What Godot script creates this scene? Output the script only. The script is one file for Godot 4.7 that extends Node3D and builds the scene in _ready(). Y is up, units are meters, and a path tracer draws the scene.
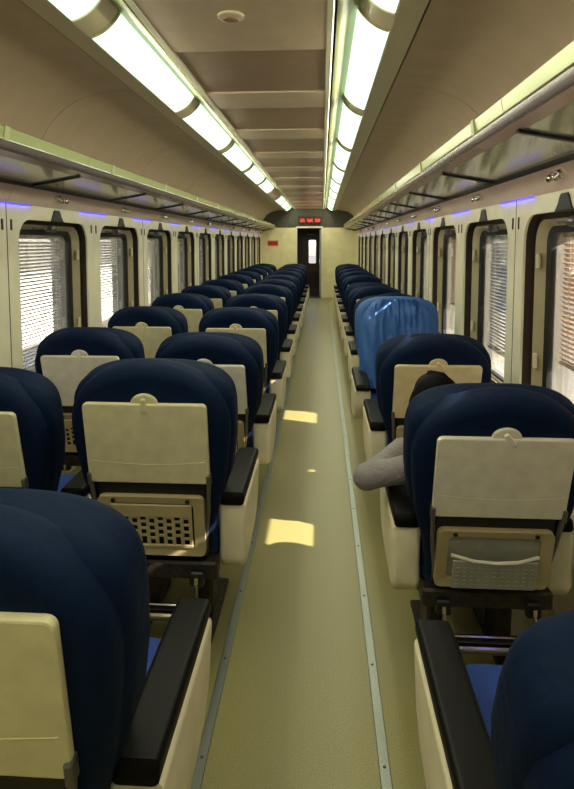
extends Node3D
# Interior of a railway coach with 2+1 seats. x across the coach (camera at 0), y up from the floor, -z along the aisle.

const EYE := 1.56            # camera height
const CX := -0.355           # centre line of the coach
const AW := 1.345            # half width at the face of the window pillars
const BAY := 1.195           # window spacing
const SEAM0 := 3.05          # distance of the first pillar seam in view
const FIRST_BAY := -4
const LAST_BAY := 11
const Z_END := -16.195       # end bulkhead
const Z_BACK := 1.73         # bulkhead behind the camera

# ------------------------------------------------------------------ geometry collector
class Geo:
	var t := PackedVector3Array()
	func tri(a: Vector3, b: Vector3, c: Vector3) -> void:
		t.append(a); t.append(b); t.append(c)
	func quad(a: Vector3, b: Vector3, c: Vector3, d: Vector3) -> void:
		tri(a, b, c); tri(a, c, d)
	# turn the triangles from index s on so that they face outwards (clockwise front faces)
	func fix(s: int) -> void:
		var vol := 0.0
		var o := t[s]
		for i in range(s, t.size(), 3):
			vol += (t[i] - o).dot((t[i + 1] - o).cross(t[i + 2] - o))
		if vol > 0.0:
			for i in range(s, t.size(), 3):
				var k := t[i + 1]
				t[i + 1] = t[i + 2]
				t[i + 2] = k
	func loft(loops: Array, cap := true) -> Geo:
		var s := t.size()
		for j in loops.size() - 1:
			var a: PackedVector3Array = loops[j]
			var b: PackedVector3Array = loops[j + 1]
			var n := a.size()
			for i in n:
				quad(a[i], a[(i + 1) % n], b[(i + 1) % n], b[i])
		if cap:
			for e in [0, loops.size() - 1]:
				var l: PackedVector3Array = loops[e]
				var m := Vector3.ZERO
				for p in l: m += p
				m /= l.size()
				for i in l.size():
					if e == 0: tri(m, l[(i + 1) % l.size()], l[i])
					else: tri(m, l[i], l[(i + 1) % l.size()])
		fix(s)
		return self
	# outline in x,y pushed along z from z0 to z1 with edges rounded by r
	func pillow(o: PackedVector2Array, z0: float, z1: float, r: float, seg := 3, bulge := 0.0, x := Transform3D.IDENTITY) -> Geo:
		var n := o.size()
		var nor := PackedVector2Array()
		var area := 0.0
		for i in n: area += o[i].cross(o[(i + 1) % n])
		for i in n:
			var d := (o[(i + 1) % n] - o[(i + n - 1) % n]).normalized()
			var q := Vector2(d.y, -d.x) * (1.0 if area > 0.0 else -1.0)
			nor.append(q)
		var prof := []
		var sg := signf(z1 - z0)
		for k in seg + 1:
			var an := PI / 2.0 * k / seg
			prof.append([r * (1.0 - sin(an)), z0 + sg * r * (1.0 - cos(an))])
		for k in seg + 1:
			var an := PI / 2.0 * (1.0 - float(k) / seg)
			prof.append([r * (1.0 - sin(an)), z1 - sg * r * (1.0 - cos(an))])
		var s := t.size()
		var loops := []
		for p in prof:
			var l := PackedVector3Array()
			for i in n:
				var q: Vector2 = o[i] - nor[i] * float(p[0])
				l.append(x * Vector3(q.x, q.y, p[1]))
			loops.append(l)
		loft(loops, false)
		s = t.size() if false else s
		for e in [0, loops.size() - 1]:
			var l: PackedVector3Array = loops[e]
			var m := Vector3.ZERO
			for p in l: m += p
			m /= n
			var zdir: Vector3 = (x.basis * Vector3(0, 0, 1)) * ((-sg if e == 0 else sg) * bulge)
			var rings := 1 if bulge == 0.0 else 4
			var prev := l
			for k in range(1, rings):
				var f := 1.0 - float(k) / rings
				var cur := PackedVector3Array()
				for i in n: cur.append(m.lerp(l[i], f) + zdir * (1.0 - f * f))
				for i in n:
					if e == 0: quad(prev[(i + 1) % n], prev[i], cur[i], cur[(i + 1) % n])
					else: quad(prev[i], prev[(i + 1) % n], cur[(i + 1) % n], cur[i])
				prev = cur
			var tip := m + zdir
			for i in n:
				if e == 0: tri(tip, prev[(i + 1) % n], prev[i])
				else: tri(tip, prev[i], prev[(i + 1) % n])
		fix2(s)
		return self
	func fix2(s: int) -> void:
		# the sides are already outward; make the caps agree by the sign of the whole volume of caps with sides
		var vol := 0.0
		var o := Vector3.ZERO
		for i in range(s, t.size()): o += t[i]
		o /= maxf(1.0, t.size() - s)
		for i in range(s, t.size(), 3):
			var a := t[i] - o
			var nn := (t[i + 1] - t[i]).cross(t[i + 2] - t[i])
			if nn.dot((a + t[i + 1] - o + t[i + 2] - o)) > 0.0:
				pass
			vol += nn.dot(a)
		if vol > 0.0:
			fix(s)
	func box(c: Vector3, s: Vector3, bev := 0.0) -> Geo:
		var h := s / 2.0
		var loops := []
		var rows := [[-h.y, 0.0], [h.y, 0.0]] if bev <= 0.0 else [[-h.y, bev], [-h.y + bev, 0.0], [h.y - bev, 0.0], [h.y, bev]]
		for r in rows:
			var i: float = r[1]
			var l := PackedVector3Array()
			var k := bev if bev > 0.0 else 0.0
			for q in [[1, 1], [-1, 1], [-1, -1], [1, -1]]:
				if bev <= 0.0:
					l.append(c + Vector3(h.x * q[0], r[0], h.z * q[1]))
				else:
					var p1 := Vector3((h.x - i) * q[0], r[0], (h.z - k) * q[1])
					var p2 := Vector3((h.x - k) * q[0], r[0], (h.z - i) * q[1])
					if q[0] * q[1] > 0:
						l.append(c + p1); l.append(c + p2)
					else:
						l.append(c + p2); l.append(c + p1)
			loops.append(l)
		return loft(loops)
	func tube(path: Array, r: float, n := 8) -> Geo:
		var loops := []
		for j in path.size():
			var d: Vector3 = (path[mini(j + 1, path.size() - 1)] - path[maxi(j - 1, 0)]).normalized()
			var u := d.cross(Vector3.UP if absf(d.y) < 0.9 else Vector3.RIGHT).normalized()
			var v := d.cross(u)
			var l := PackedVector3Array()
			for i in n:
				var a := TAU * i / n
				l.append(path[j] + (u * cos(a) + v * sin(a)) * r)
			loops.append(l)
		return loft(loops)
	# radius/offset pairs along an axis
	func lathe(o: Vector3, axis: Vector3, prof: Array, n := 14) -> Geo:
		var u := axis.cross(Vector3.UP if absf(axis.y) < 0.9 else Vector3.RIGHT).normalized()
		var v := axis.cross(u)
		var loops := []
		for p in prof:
			var l := PackedVector3Array()
			for i in n:
				var a := TAU * i / n
				l.append(o + axis * float(p[1]) + (u * cos(a) + v * sin(a)) * float(p[0]))
			loops.append(l)
		return loft(loops)
	# closed polygon in x,y pushed along z
	func extrude(o: PackedVector2Array, z0: float, z1: float) -> Geo:
		var s := t.size()
		var n := o.size()
		var idx := Geometry2D.triangulate_polygon(o)
		var ccw := 0.0
		for i in n: ccw += o[i].cross(o[(i + 1) % n])
		for i in n:
			var a := o[i]
			var b := o[(i + 1) % n]
			quad(Vector3(a.x, a.y, z0), Vector3(b.x, b.y, z0), Vector3(b.x, b.y, z1), Vector3(a.x, a.y, z1))
		for k in range(0, idx.size(), 3):
			var a := o[idx[k]]
			var b := o[idx[k + 1]]
			var c := o[idx[k + 2]]
			if ((b - a).cross(c - a) > 0.0) != (ccw > 0.0):
				var q := b
				b = c
				c = q
			tri(Vector3(a.x, a.y, z0), Vector3(c.x, c.y, z0), Vector3(b.x, b.y, z0))
			tri(Vector3(a.x, a.y, z1), Vector3(b.x, b.y, z1), Vector3(c.x, c.y, z1))
		fix(s)
		return self
	# frame between two outlines of the same number of points; zo/zi are the front heights at the outer and inner edge, zb the back
	func ring(o: PackedVector2Array, i: PackedVector2Array, zo: float, zi: float, zb: float) -> Geo:
		var s := t.size()
		var n := o.size()
		for k in n:
			var q := (k + 1) % n
			var of := Vector3(o[k].x, o[k].y, zo)
			var of2 := Vector3(o[q].x, o[q].y, zo)
			var inf := Vector3(i[k].x, i[k].y, zi)
			var inf2 := Vector3(i[q].x, i[q].y, zi)
			var ob := Vector3(o[k].x, o[k].y, zb)
			var ob2 := Vector3(o[q].x, o[q].y, zb)
			var ib := Vector3(i[k].x, i[k].y, zb)
			var ib2 := Vector3(i[q].x, i[q].y, zb)
			quad(of, of2, inf2, inf)
			quad(ob2, ob, ib, ib2)
			quad(of2, of, ob, ob2)
			quad(inf, inf2, ib2, ib)
		fix(s)
		return self
	func put(g: Geo, x: Transform3D) -> Geo:
		var s := t.size()
		for p in g.t: t.append(x * p)
		fix(s)
		return self
	func mesh(crease := 35.0) -> ArrayMesh:
		var n := t.size() / 3
		var fn := PackedVector3Array()
		fn.resize(n)
		var at := {}
		for f in n:
			var a := t[f * 3]
			fn[f] = (t[f * 3 + 2] - a).cross(t[f * 3 + 1] - a)
			for k in 3:
				var key := Vector3i((t[f * 3 + k] * 20000.0).round())
				if at.has(key): at[key].append(f)
				else: at[key] = [f]
		var lim := cos(deg_to_rad(crease))
		var vn := PackedVector3Array()
		vn.resize(t.size())
		for f in n:
			var me := fn[f].normalized()
			for k in 3:
				var key := Vector3i((t[f * 3 + k] * 20000.0).round())
				var sum := Vector3.ZERO
				for g in at[key]:
					if fn[g].normalized().dot(me) >= lim: sum += fn[g]
				vn[f * 3 + k] = sum.normalized() if sum.length_squared() > 0.0 else Vector3.UP
		var arr := []
		arr.resize(Mesh.ARRAY_MAX)
		arr[Mesh.ARRAY_VERTEX] = t
		arr[Mesh.ARRAY_NORMAL] = vn
		var m := ArrayMesh.new()
		m.add_surface_from_arrays(Mesh.PRIMITIVE_TRIANGLES, arr)
		return m

# ------------------------------------------------------------------ outlines
func rrect(w: float, h: float, r: float, c := Vector2.ZERO, seg := 5) -> PackedVector2Array:
	var o := PackedVector2Array()
	var q := [[1, 1, 0.0], [-1, 1, PI / 2], [-1, -1, PI], [1, -1, PI * 1.5]]
	for k in q:
		for i in seg + 1:
			var a: float = k[2] + PI / 2.0 * i / seg
			o.append(c + Vector2(k[0] * (w / 2.0 - r), k[1] * (h / 2.0 - r)) + Vector2(cos(a), sin(a)) * r)
	return o

# arch: half widths up to a shoulder, then a super-ellipse up to the top
func arch(side: Array, shoulder: float, half: float, top: float, power: float, n := 12, top_r := 0.0) -> PackedVector2Array:
	var rt := PackedVector2Array()
	for s in side: rt.append(Vector2(s[1], s[0]))
	for i in n + 1:
		var a := PI / 2.0 * i / n
		rt.append(Vector2(half * pow(maxf(cos(a), 0.0), 2.0 / power), shoulder + (top - shoulder) * pow(maxf(sin(a), 0.0), 2.0 / power)))
	var o := PackedVector2Array()
	for p in rt: o.append(p)
	for i in range(rt.size() - 2, -1, -1): o.append(Vector2(-rt[i].x, rt[i].y))
	return o

# ------------------------------------------------------------------ nodes
var counts := {}
func numbered(n: String) -> String:
	counts[n] = counts.get(n, -1) + 1
	return n if counts[n] == 0 else "%s_%03d" % [n, counts[n]]

func tag(o: Node, label: String, category: String, group := "", kind := "") -> void:
	if label: o.set_meta("label", label)
	if category: o.set_meta("category", category)
	if group: o.set_meta("group", group)
	if kind: o.set_meta("kind", kind)

func thing(called: String, at: Vector3, label: String, category: String, group := "", kind := "") -> Node3D:
	var o := Node3D.new()
	o.name = numbered(called)
	add_child(o, true)
	o.position = at
	tag(o, label, category, group, kind)
	return o

func part(parent: Node, called: String, m: Mesh, mt: Material, x := Transform3D.IDENTITY) -> MeshInstance3D:
	var o := MeshInstance3D.new()
	o.name = called
	o.mesh = m
	o.material_override = null
	for i in m.get_surface_count(): o.set_surface_override_material(i, mt)
	o.transform = x
	o.cast_shadow = GeometryInstance3D.SHADOW_CASTING_SETTING_ON
	parent.add_child(o, true)
	return o

func single(called: String, m: Mesh, mt: Material, at: Vector3, label: String, category: String, group := "", kind := "") -> MeshInstance3D:
	var o := part(self, numbered(called), m, mt, Transform3D(Basis.IDENTITY, at))
	tag(o, label, category, group, kind)
	return o

# ------------------------------------------------------------------ materials
var M := {}
var T := {}
func noise_tex(freq: float, lo: float, hi: float, oct := 4, seed_ := 1, kind := FastNoiseLite.TYPE_SIMPLEX_SMOOTH, size := 512) -> NoiseTexture2D:
	var n := FastNoiseLite.new()
	n.noise_type = kind
	n.frequency = freq
	n.fractal_octaves = oct
	n.seed = seed_
	var x := NoiseTexture2D.new()
	x.width = size
	x.height = size
	x.seamless = true
	x.noise = n
	var g := Gradient.new()
	g.colors = PackedColorArray([Color(lo, lo, lo), Color(hi, hi, hi)])
	g.offsets = PackedFloat32Array([0.15, 0.85])
	x.color_ramp = g
	return x

func mat(called: String, rgb: Array, rough: float, metal := 0.0, tex: Texture2D = null, scale := 1.0, bump: Texture2D = null, bump_cm := 0.0) -> StandardMaterial3D:
	var m := StandardMaterial3D.new()
	m.resource_name = called
	m.albedo_color = Color(rgb[0] / 255.0, rgb[1] / 255.0, rgb[2] / 255.0)
	m.roughness = rough
	m.metallic = metal
	if tex: m.albedo_texture = tex
	if bump:
		m.heightmap_enabled = true
		m.heightmap_texture = bump
		m.heightmap_scale = bump_cm
	if tex or bump:
		m.uv1_triplanar = true
		m.uv1_world_triplanar = false
		m.uv1_scale = Vector3.ONE * scale
	M[called] = m
	return m

func glow(called: String, rgb: Array, energy: float) -> StandardMaterial3D:
	var m := mat(called, rgb, 0.4)
	m.emission_enabled = true
	m.emission = m.albedo_color
	m.emission_energy_multiplier = energy
	return m

func make_materials() -> void:
	T.soft = noise_tex(0.012, 0.945, 1.0, 4, 3)
	T.stain = noise_tex(0.02, 0.72, 1.0, 5, 8)
	T.speck = noise_tex(0.16, 0.80, 1.0, 3, 5)
	T.weave = noise_tex(0.22, 0.72, 1.0, 2, 11)
	T.folds = noise_tex(0.014, 0.0, 1.0, 3, 41)
	T.folds.color_ramp = null
	T.folds.as_normal_map = true
	T.folds.bump_strength = 10.0
	# coach shell
	mat("wall_cream", [238, 231, 206], 0.45, 0.0, T.soft, 0.6)
	mat("cove_beige", [222, 198, 184], 0.5, 0.0, T.soft, 0.5)
	mat("ceiling_beige", [202, 180, 154], 0.38, 0.0, T.soft, 0.7)
	mat("grille", [148, 122, 100], 0.3, 0.0, T.soft, 1.3)
	mat("trim_white", [226, 222, 196], 0.35)
	mat("housing", [212, 202, 172], 0.35, 0.0)
	mat("channel_green", [178, 184, 132], 0.4)
	mat("seal", [52, 38, 30], 0.6)
	mat("frame_beige", [176, 164, 132], 0.45, 0.0, T.soft, 1.0)
	mat("gasket", [24, 22, 22], 0.55)
	mat("hull", [120, 116, 108], 0.6)
	mat("end_cream", [238, 228, 178], 0.5, 0.0, T.soft, 0.5)
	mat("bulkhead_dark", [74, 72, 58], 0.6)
	mat("floor_olive", [158, 150, 98], 0.36, 0.0, T.speck, 2.2)
	mat("rail_metal", [172, 178, 170], 0.35, 0.8, T.speck, 3.0)
	mat("screw", [70, 72, 70], 0.4, 0.8)
	# racks
	mat("rack_green", [190, 200, 140], 0.22, 0.15)
	mat("chrome", [210, 206, 204], 0.14, 1.0)
	mat("rack_rail", [128, 118, 120], 0.25, 0.7)
	mat("rack_band", [186, 158, 148], 0.25, 0.5)
	var rs := mat("rack_shelf", [176, 190, 168], 0.12)
	rs.transparency = BaseMaterial3D.TRANSPARENCY_ALPHA
	rs.albedo_color.a = 0.45
	mat("black_bar", [30, 25, 24], 0.45)
	# seats
	mat("navy_cover", [8, 31, 64], 0.75, 0.0, T.weave, 6.0)
	M.navy_cover.rim_enabled = true
	M.navy_cover.rim = 0.06
	M.navy_cover.metallic_specular = 0.25
	M.navy_cover.rim_tint = 0.8
	mat("blue_cushion", [24, 66, 158], 0.75, 0.0, T.weave, 6.0)
	M.blue_cushion.rim_enabled = true
	M.blue_cushion.rim = 0.3
	M.blue_cushion.rim_tint = 0.7
	mat("sunlit_blue_cloth", [56, 110, 190], 0.6, 0.0, T.weave, 5.0)  # seat blue made lighter: sunlight on the turned seat put into the colour
	mat("tray_cream", [226, 216, 172], 0.33, 0.0, T.soft, 2.0)
	mat("tray_pale", [238, 230, 210], 0.33, 0.0, T.soft, 2.0)
	mat("tray_warm", [238, 218, 172], 0.33, 0.0, T.soft, 2.0)
	mat("arm_cream", [238, 226, 196], 0.45, 0.0, T.soft, 1.0)
	mat("pad_black", [11, 10, 11], 0.5, 0.0, T.weave, 4.0)
	M.pad_black.metallic_specular = 0.3
	mat("pocket_cream", [190, 172, 128], 0.5, 0.0, T.soft, 1.5)
	mat("pocket_grey", [168, 166, 152], 0.5, 0.0, T.soft, 1.5)
	mat("hinge_grey", [108, 104, 98], 0.4, 0.5)
	mat("black_plastic", [18, 17, 18], 0.45)
	mat("seat_steel", [70, 62, 54], 0.5, 0.5, T.stain, 3.0)
	# windows
	var g := mat("glass", [235, 240, 238], 0.02)
	g.transparency = BaseMaterial3D.TRANSPARENCY_ALPHA
	g.albedo_color.a = 0.06
	mat("slat", [196, 188, 172], 0.5)
	mat("slat_brown", [158, 122, 84], 0.5)
	mat("slat_grey", [122, 126, 134], 0.5)
	mat("cord", [214, 208, 196], 0.7)
	mat("latch_grey", [112, 108, 108], 0.35, 0.5)
	mat("tab_cream", [214, 206, 178], 0.45)
	# lamps
	glow("lamp_diffuser", [222, 255, 226], 1.15)
	mat("lamp_off", [176, 160, 150], 0.25)
	glow("led_blue", [70, 60, 255], 0.6)
	glow("led_red", [255, 60, 40], 1.1)
	mat("sign_black", [60, 20, 18], 0.4)
	mat("sign_red", [196, 40, 34], 0.5)
	mat("door_brown", [70, 46, 44], 0.4, 0.0, T.soft, 1.0)
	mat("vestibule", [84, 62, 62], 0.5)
	# outside
	mat("outside_white", [228, 224, 214], 0.9)
	mat("outside_grey", [128, 126, 120], 0.9, 0.0, T.stain, 0.3)
	mat("outside_brown", [150, 112, 78], 0.9, 0.0, T.stain, 0.3)
	mat("outside_dark", [76, 62, 56], 0.9)
	mat("platform", [158, 150, 134], 0.9, 0.0, T.stain, 0.5)
	mat("ballast", [110, 102, 92], 0.95, 0.0, T.stain, 0.6)
	# person
	mat("skin", [150, 106, 80], 0.55)
	M.skin.subsurf_scatter_enabled = true
	M.skin.subsurf_scatter_strength = 0.1
	mat("hoodie_grey", [158, 150, 152], 0.85, 0.0, T.weave, 6.0)
	for q in [["hoodie_grey", 0.9], ["navy_cover", 0.3], ["sunlit_blue_cloth", 0.12], ["blue_cushion", 0.3]]:
		M[q[0]].normal_enabled = true
		M[q[0]].normal_texture = T.folds
		M[q[0]].normal_scale = q[1]
	M.hoodie_grey.uv1_scale = Vector3.ONE * 4.0
	M.navy_cover.uv1_scale = Vector3.ONE * 2.0
	mat("shirt_maroon", [88, 28, 30], 0.85)
	mat("trousers_dark", [40, 42, 52], 0.85)
	mat("hair_black", [14, 11, 10], 0.7, 0.0, T.weave, 8.0)
	M.hair_black.metallic_specular = 0.2
	mat("shoe_black", [24, 22, 22], 0.5)

# ------------------------------------------------------------------ the scene
func _ready() -> void:
	make_materials()
	view_and_light()
	shell()
	ceiling()
	for s in [-1, 1]: side_wall(s)
	ends()
	outside()
	for s in [-1, 1]: luggage_rack(s)
	lamps()
	small_wall_things()
	seats()
	passenger()

func view_and_light() -> void:
	var cam := Camera3D.new()
	cam.name = "camera"
	cam.projection = Camera3D.PROJECTION_FRUSTUM
	cam.near = 0.05
	cam.far = 300.0
	cam.size = 2.0 * cam.near * 394.5 / 580.0
	cam.frustum_offset = Vector2(0.0, -cam.near * 106.7 / 580.0)
	add_child(cam)
	cam.position = Vector3(0, EYE, 0)
	cam.rotation_degrees = Vector3(-4.5, 3.45, 0)
	cam.current = true
	var e := Environment.new()
	e.background_mode = Environment.BG_SKY
	var sm := ProceduralSkyMaterial.new()
	sm.sky_top_color = Color(0.45, 0.62, 0.85)
	sm.sky_horizon_color = Color(0.86, 0.87, 0.86)
	sm.ground_bottom_color = Color(0.4, 0.38, 0.34)
	sm.ground_horizon_color = Color(0.7, 0.68, 0.64)
	sm.sun_angle_max = 12.0
	e.sky = Sky.new()
	e.sky.sky_material = sm
	e.background_energy_multiplier = 3.0
	e.tonemap_mode = Environment.TONE_MAPPER_LINEAR
	e.tonemap_exposure = 1.36
	e.sdfgi_enabled = true
	e.ssao_enabled = true
	e.ssil_enabled = true
	var we := WorldEnvironment.new()
	we.name = "environment"
	we.environment = e
	add_child(we)
	var sun := DirectionalLight3D.new()
	sun.name = "sun"
	sun.light_color = Color(1.0, 0.95, 0.86)
	sun.light_energy = 7.5
	sun.light_angular_distance = 0.6
	sun.shadow_enabled = true
	sun.sky_mode = DirectionalLight3D.SKY_MODE_LIGHT_AND_SKY
	add_child(sun)
	sun.look_at_from_position(Vector3.ZERO, Vector3(-1.0, -0.68, -0.36))

# ------------------------------------------------------------------ floor, roof, ends
func shell() -> void:
	var f := thing("floor", Vector3(CX, 0, 0), "olive green linoleum floor of the coach", "floor", "", "structure")
	var mid := (Z_BACK + Z_END) / 2.0
	var len_z := Z_BACK - Z_END
	# linoleum sheets with fine joints across the coach
	var z := Z_BACK
	while z > Z_END + 0.01:
		var z2 := maxf(z - 8.13, Z_END)
		part(f, "linoleum_sheet", Geo.new().box(Vector3(0, -0.01, (z + z2) / 2.0), Vector3(AW * 2 + 0.2, 0.02, z - z2 - 0.003)).mesh(), M.floor_olive)
		z = z2
	part(f, "underfloor", Geo.new().box(Vector3(0, -0.08, mid), Vector3(3.1, 0.11, len_z + 0.4)).mesh(), M.hull)
	for r in [[-0.372, -0.339], [0.176, 0.209]]:
		var w: float = r[1] - r[0]
		var rail := thing("floor_rail", Vector3((r[0] + r[1]) / 2.0, 0, 0), "aluminium strip along the aisle under the %s seats" % ("paired" if r[0] < 0 else "single"), "rail")
		part(rail, "strip", Geo.new().box(Vector3(0, 0.003, mid), Vector3(w, 0.006, len_z - 0.6), 0.002).mesh(), M.rail_metal)
		for k in 22:
			part(rail, "screw", screw_mesh(), M.screw, Transform3D(Basis.IDENTITY, Vector3(0, 0.006, -1.2 - k * 0.42)))

var _screw: Mesh
func screw_mesh() -> Mesh:
	if _screw == null:
		_screw = Geo.new().lathe(Vector3.ZERO, Vector3.UP, [[0.005, 0.0], [0.005, 0.001], [0.003, 0.0018]], 8).mesh()
	return _screw

func pt(side: int, a: float, y: float) -> Vector2:
	return Vector2(CX + side * a, y)

func ribbon(pts: Array, thick: float) -> PackedVector2Array:
	# closed outline: the given line and the same line pushed upwards
	var o := PackedVector2Array()
	for p in pts: o.append(p)
	for i in range(pts.size() - 1, -1, -1): o.append(pts[i] + Vector2(0, thick))
	return o

func ceiling() -> void:
	var c := thing("ceiling", Vector3.ZERO, "beige coach ceiling with brown perforated panels and curved sides", "ceiling", "", "structure")
	var mid := (Z_BACK + Z_END) / 2.0
	var len_z := Z_BACK - Z_END
	part(c, "roof", Geo.new().box(Vector3(CX, 2.72, mid), Vector3(3.12, 0.1, len_z + 0.4)).mesh(), M.hull)
	# flat centre: plain panels and perforated panels take turns
	part(c, "plain_panel", Geo.new().box(Vector3(CX, 2.488, (Z_BACK - 2.86) / 2.0), Vector3(0.8, 0.02, Z_BACK + 2.856), 0.002).mesh(), M.ceiling_beige)
	var d := 2.86
	while d < 16.1:
		var z0 := -d
		var z1 := -minf(d + 0.78, 16.19)
		part(c, "grille_panel", Geo.new().box(Vector3(CX, 2.492, (z0 + z1) / 2.0), Vector3(0.735, 0.012, absf(z1 - z0) - 0.006), 0.002).mesh(), M.grille)
		for s in [-1, 1]:
			part(c, "edge_panel", Geo.new().box(Vector3(CX + s * 0.384, 2.489, (z0 + z1) / 2.0), Vector3(0.03, 0.018, absf(z1 - z0)), 0.002).mesh(), M.ceiling_beige)
		var z2 := -minf(d + 1.195, 16.19)
		if absf(z2 - z1) > 0.02:
			part(c, "plain_panel", Geo.new().box(Vector3(CX, 2.488, (z1 + z2) / 2.0), Vector3(0.8, 0.02, absf(z2 - z1) - 0.004), 0.002).mesh(), M.ceiling_beige)
		d += 1.195
	for s in [-1, 1]:
		# open slots stay between the centre, the lamp channel and the side panels
		part(c, "edge_trim", Geo.new().extrude(ribbon([pt(s, 0.372, 2.474), pt(s, 0.394, 2.472), pt(s, 0.400, 2.478)], 0.02), Z_BACK, Z_END).mesh(), M.trim_white)
		part(c, "channel", Geo.new().extrude(ribbon([pt(s, 0.412, 2.484), pt(s, 0.435, 2.484), pt(s, 0.50, 2.527)], 0.02), Z_BACK, Z_END).mesh(), M.channel_green)
		var hs := []
		for p in lens_curve(s, 0.0): hs.append(p)
		hs.append(pt(s, 0.640, 2.421))
		hs.append(pt(s, 0.738, 2.432))
		part(c, "lamp_housing", Geo.new().extrude(ribbon(hs, 0.03), Z_BACK, Z_END).mesh(), M.housing)
		# curved side panels
		var prof := []
		for k in 15:
			var f := k / 14.0
			var p := bez(Vector2(0.748, 2.437), Vector2(1.12, 2.44), Vector2(1.30, 2.30), Vector2(1.36, 1.93), f)
			prof.append(pt(s, p.x, p.y))
		var e := -3.38 + 1.87 * 3
		while e > Z_END:
			var a := minf(e, Z_BACK)
			var b := maxf(e - 1.87, Z_END)
			if a - b > 0.02:
				part(c, "side_panel", Geo.new().extrude(ribbon(prof, 0.02), a - 0.003, b + 0.003).mesh(40.0), M.ceiling_beige)
			e -= 1.87
	# smoke detector
	var det := thing("smoke_detector", Vector3(CX - 0.02, 2.478, -2.42), "small round detector on the plain ceiling panel", "detector")
	part(det, "base", Geo.new().lathe(Vector3.ZERO, Vector3.DOWN, [[0.055, 0.0], [0.055, 0.006], [0.045, 0.012]], 20).mesh(), M.housing)
	part(det, "cap", Geo.new().lathe(Vector3(0, -0.012, 0), Vector3.DOWN, [[0.032, 0.0], [0.032, 0.008], [0.02, 0.012]], 16).mesh(), M.grille)

func bez(a: Vector2, b: Vector2, c: Vector2, d: Vector2, f: float) -> Vector2:
	return a.bezier_interpolate(b, c, d, f)

# line of the lamp diffusers, pushed out of the housing by off
func lens_curve(side: int, off: float) -> Array:
	var out := []
	for k in 7:
		var f := k / 6.0
		var p := Vector2(0.50, 2.524).lerp(Vector2(0.627, 2.425), f)
		var n := Vector2(-0.615, -0.789)
		p += n * (0.016 * 4.0 * f * (1.0 - f) + off)
		out.append(pt(side, p.x, p.y))
	return out

func lamps() -> void:
	var seen_ := 0
	for s in [-1, 1]:
		for k in range(-2, 9):
			var z0 := -(2.48 + 1.6 * k)
			var z1 := z0 - 1.40
			z1 = maxf(z1, Z_END + 0.12)
			var off: bool = s < 0 and k == 5
			var nth := 9 - k
			var o := thing("ceiling_light", Vector3(CX + s * 0.565, 2.46, (z0 + z1) / 2.0),
				("unlit pinkish ceiling lamp panel in the lit row above the paired seats" if off else "lit greenish white ceiling lamp panel above the %s seats, %s from the end door" % ["paired" if s < 0 else "single", ordinal(nth)]), "ceiling light", "ceiling lamp panels in two long rows")
			var base := Vector3(-o.position.x, -o.position.y, -o.position.z)
			var outer := lens_curve(s, 0.006)
			var inner := lens_curve(s, -0.002)
			var poly := PackedVector2Array()
			for p in outer: poly.append(p)
			for i in range(inner.size() - 1, -1, -1): poly.append(inner[i])
			var g := Geo.new().extrude(poly, z0, z1)
			part(o, "diffuser", g.mesh(40.0), M.lamp_off if off else M.lamp_diffuser, Transform3D(Basis.IDENTITY, base))
			for zz in [z0 + 0.012, z1 - 0.012]:
				var ring := PackedVector2Array()
				for p in lens_curve(s, 0.010): ring.append(p)
				var ii := lens_curve(s, -0.001)
				for i in range(ii.size() - 1, -1, -1): ring.append(ii[i])
				part(o, "end_clip", Geo.new().extrude(ring, zz - 0.006, zz + 0.006).mesh(), M.housing, Transform3D(Basis.IDENTITY, base))
			if off: continue
			var l := AreaLight3D.new()
			l.name = "lamp_light"
			l.area_size = Vector2(0.135, z0 - z1 - 0.06)
			l.area_normalize_energy = true
			l.light_color = Color(1.0, 0.99, 0.86)
			l.light_energy = 0.58 * (z0 - z1) / 1.40
			l.area_range = 30.0
			l.shadow_enabled = true
			var n := Vector3(-0.615 * s, -0.789, 0)
			var zb := -n
			var yb := Vector3(0, 0, 1)
			var xb := yb.cross(zb)
			l.transform = Transform3D(Basis(xb, yb, zb), n * 0.034)
			o.add_child(l)

func ordinal(n: int) -> String:
	return ["zeroth", "first", "second", "third", "fourth", "fifth", "sixth", "seventh", "eighth", "ninth", "tenth", "eleventh", "twelfth", "thirteenth", "fourteenth", "fifteenth", "sixteenth"][n]

# ------------------------------------------------------------------ window walls
# local frame of a wall piece: x along the coach (towards the camera = +), y up, z out of the wall into the coach
func wall_frame(side: int, z_mid: float) -> Transform3D:
	# local z points into the coach; local x runs along the coach
	if side < 0:
		return Transform3D(Basis(Vector3(0, 0, -1), Vector3.UP, Vector3(1, 0, 0)), Vector3(CX - AW, 0, z_mid))
	return Transform3D(Basis(Vector3(0, 0, 1), Vector3.UP, Vector3(-1, 0, 0)), Vector3(CX + AW, 0, z_mid))

func side_name(s: int) -> String:
	return "paired" if s < 0 else "single"

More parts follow.
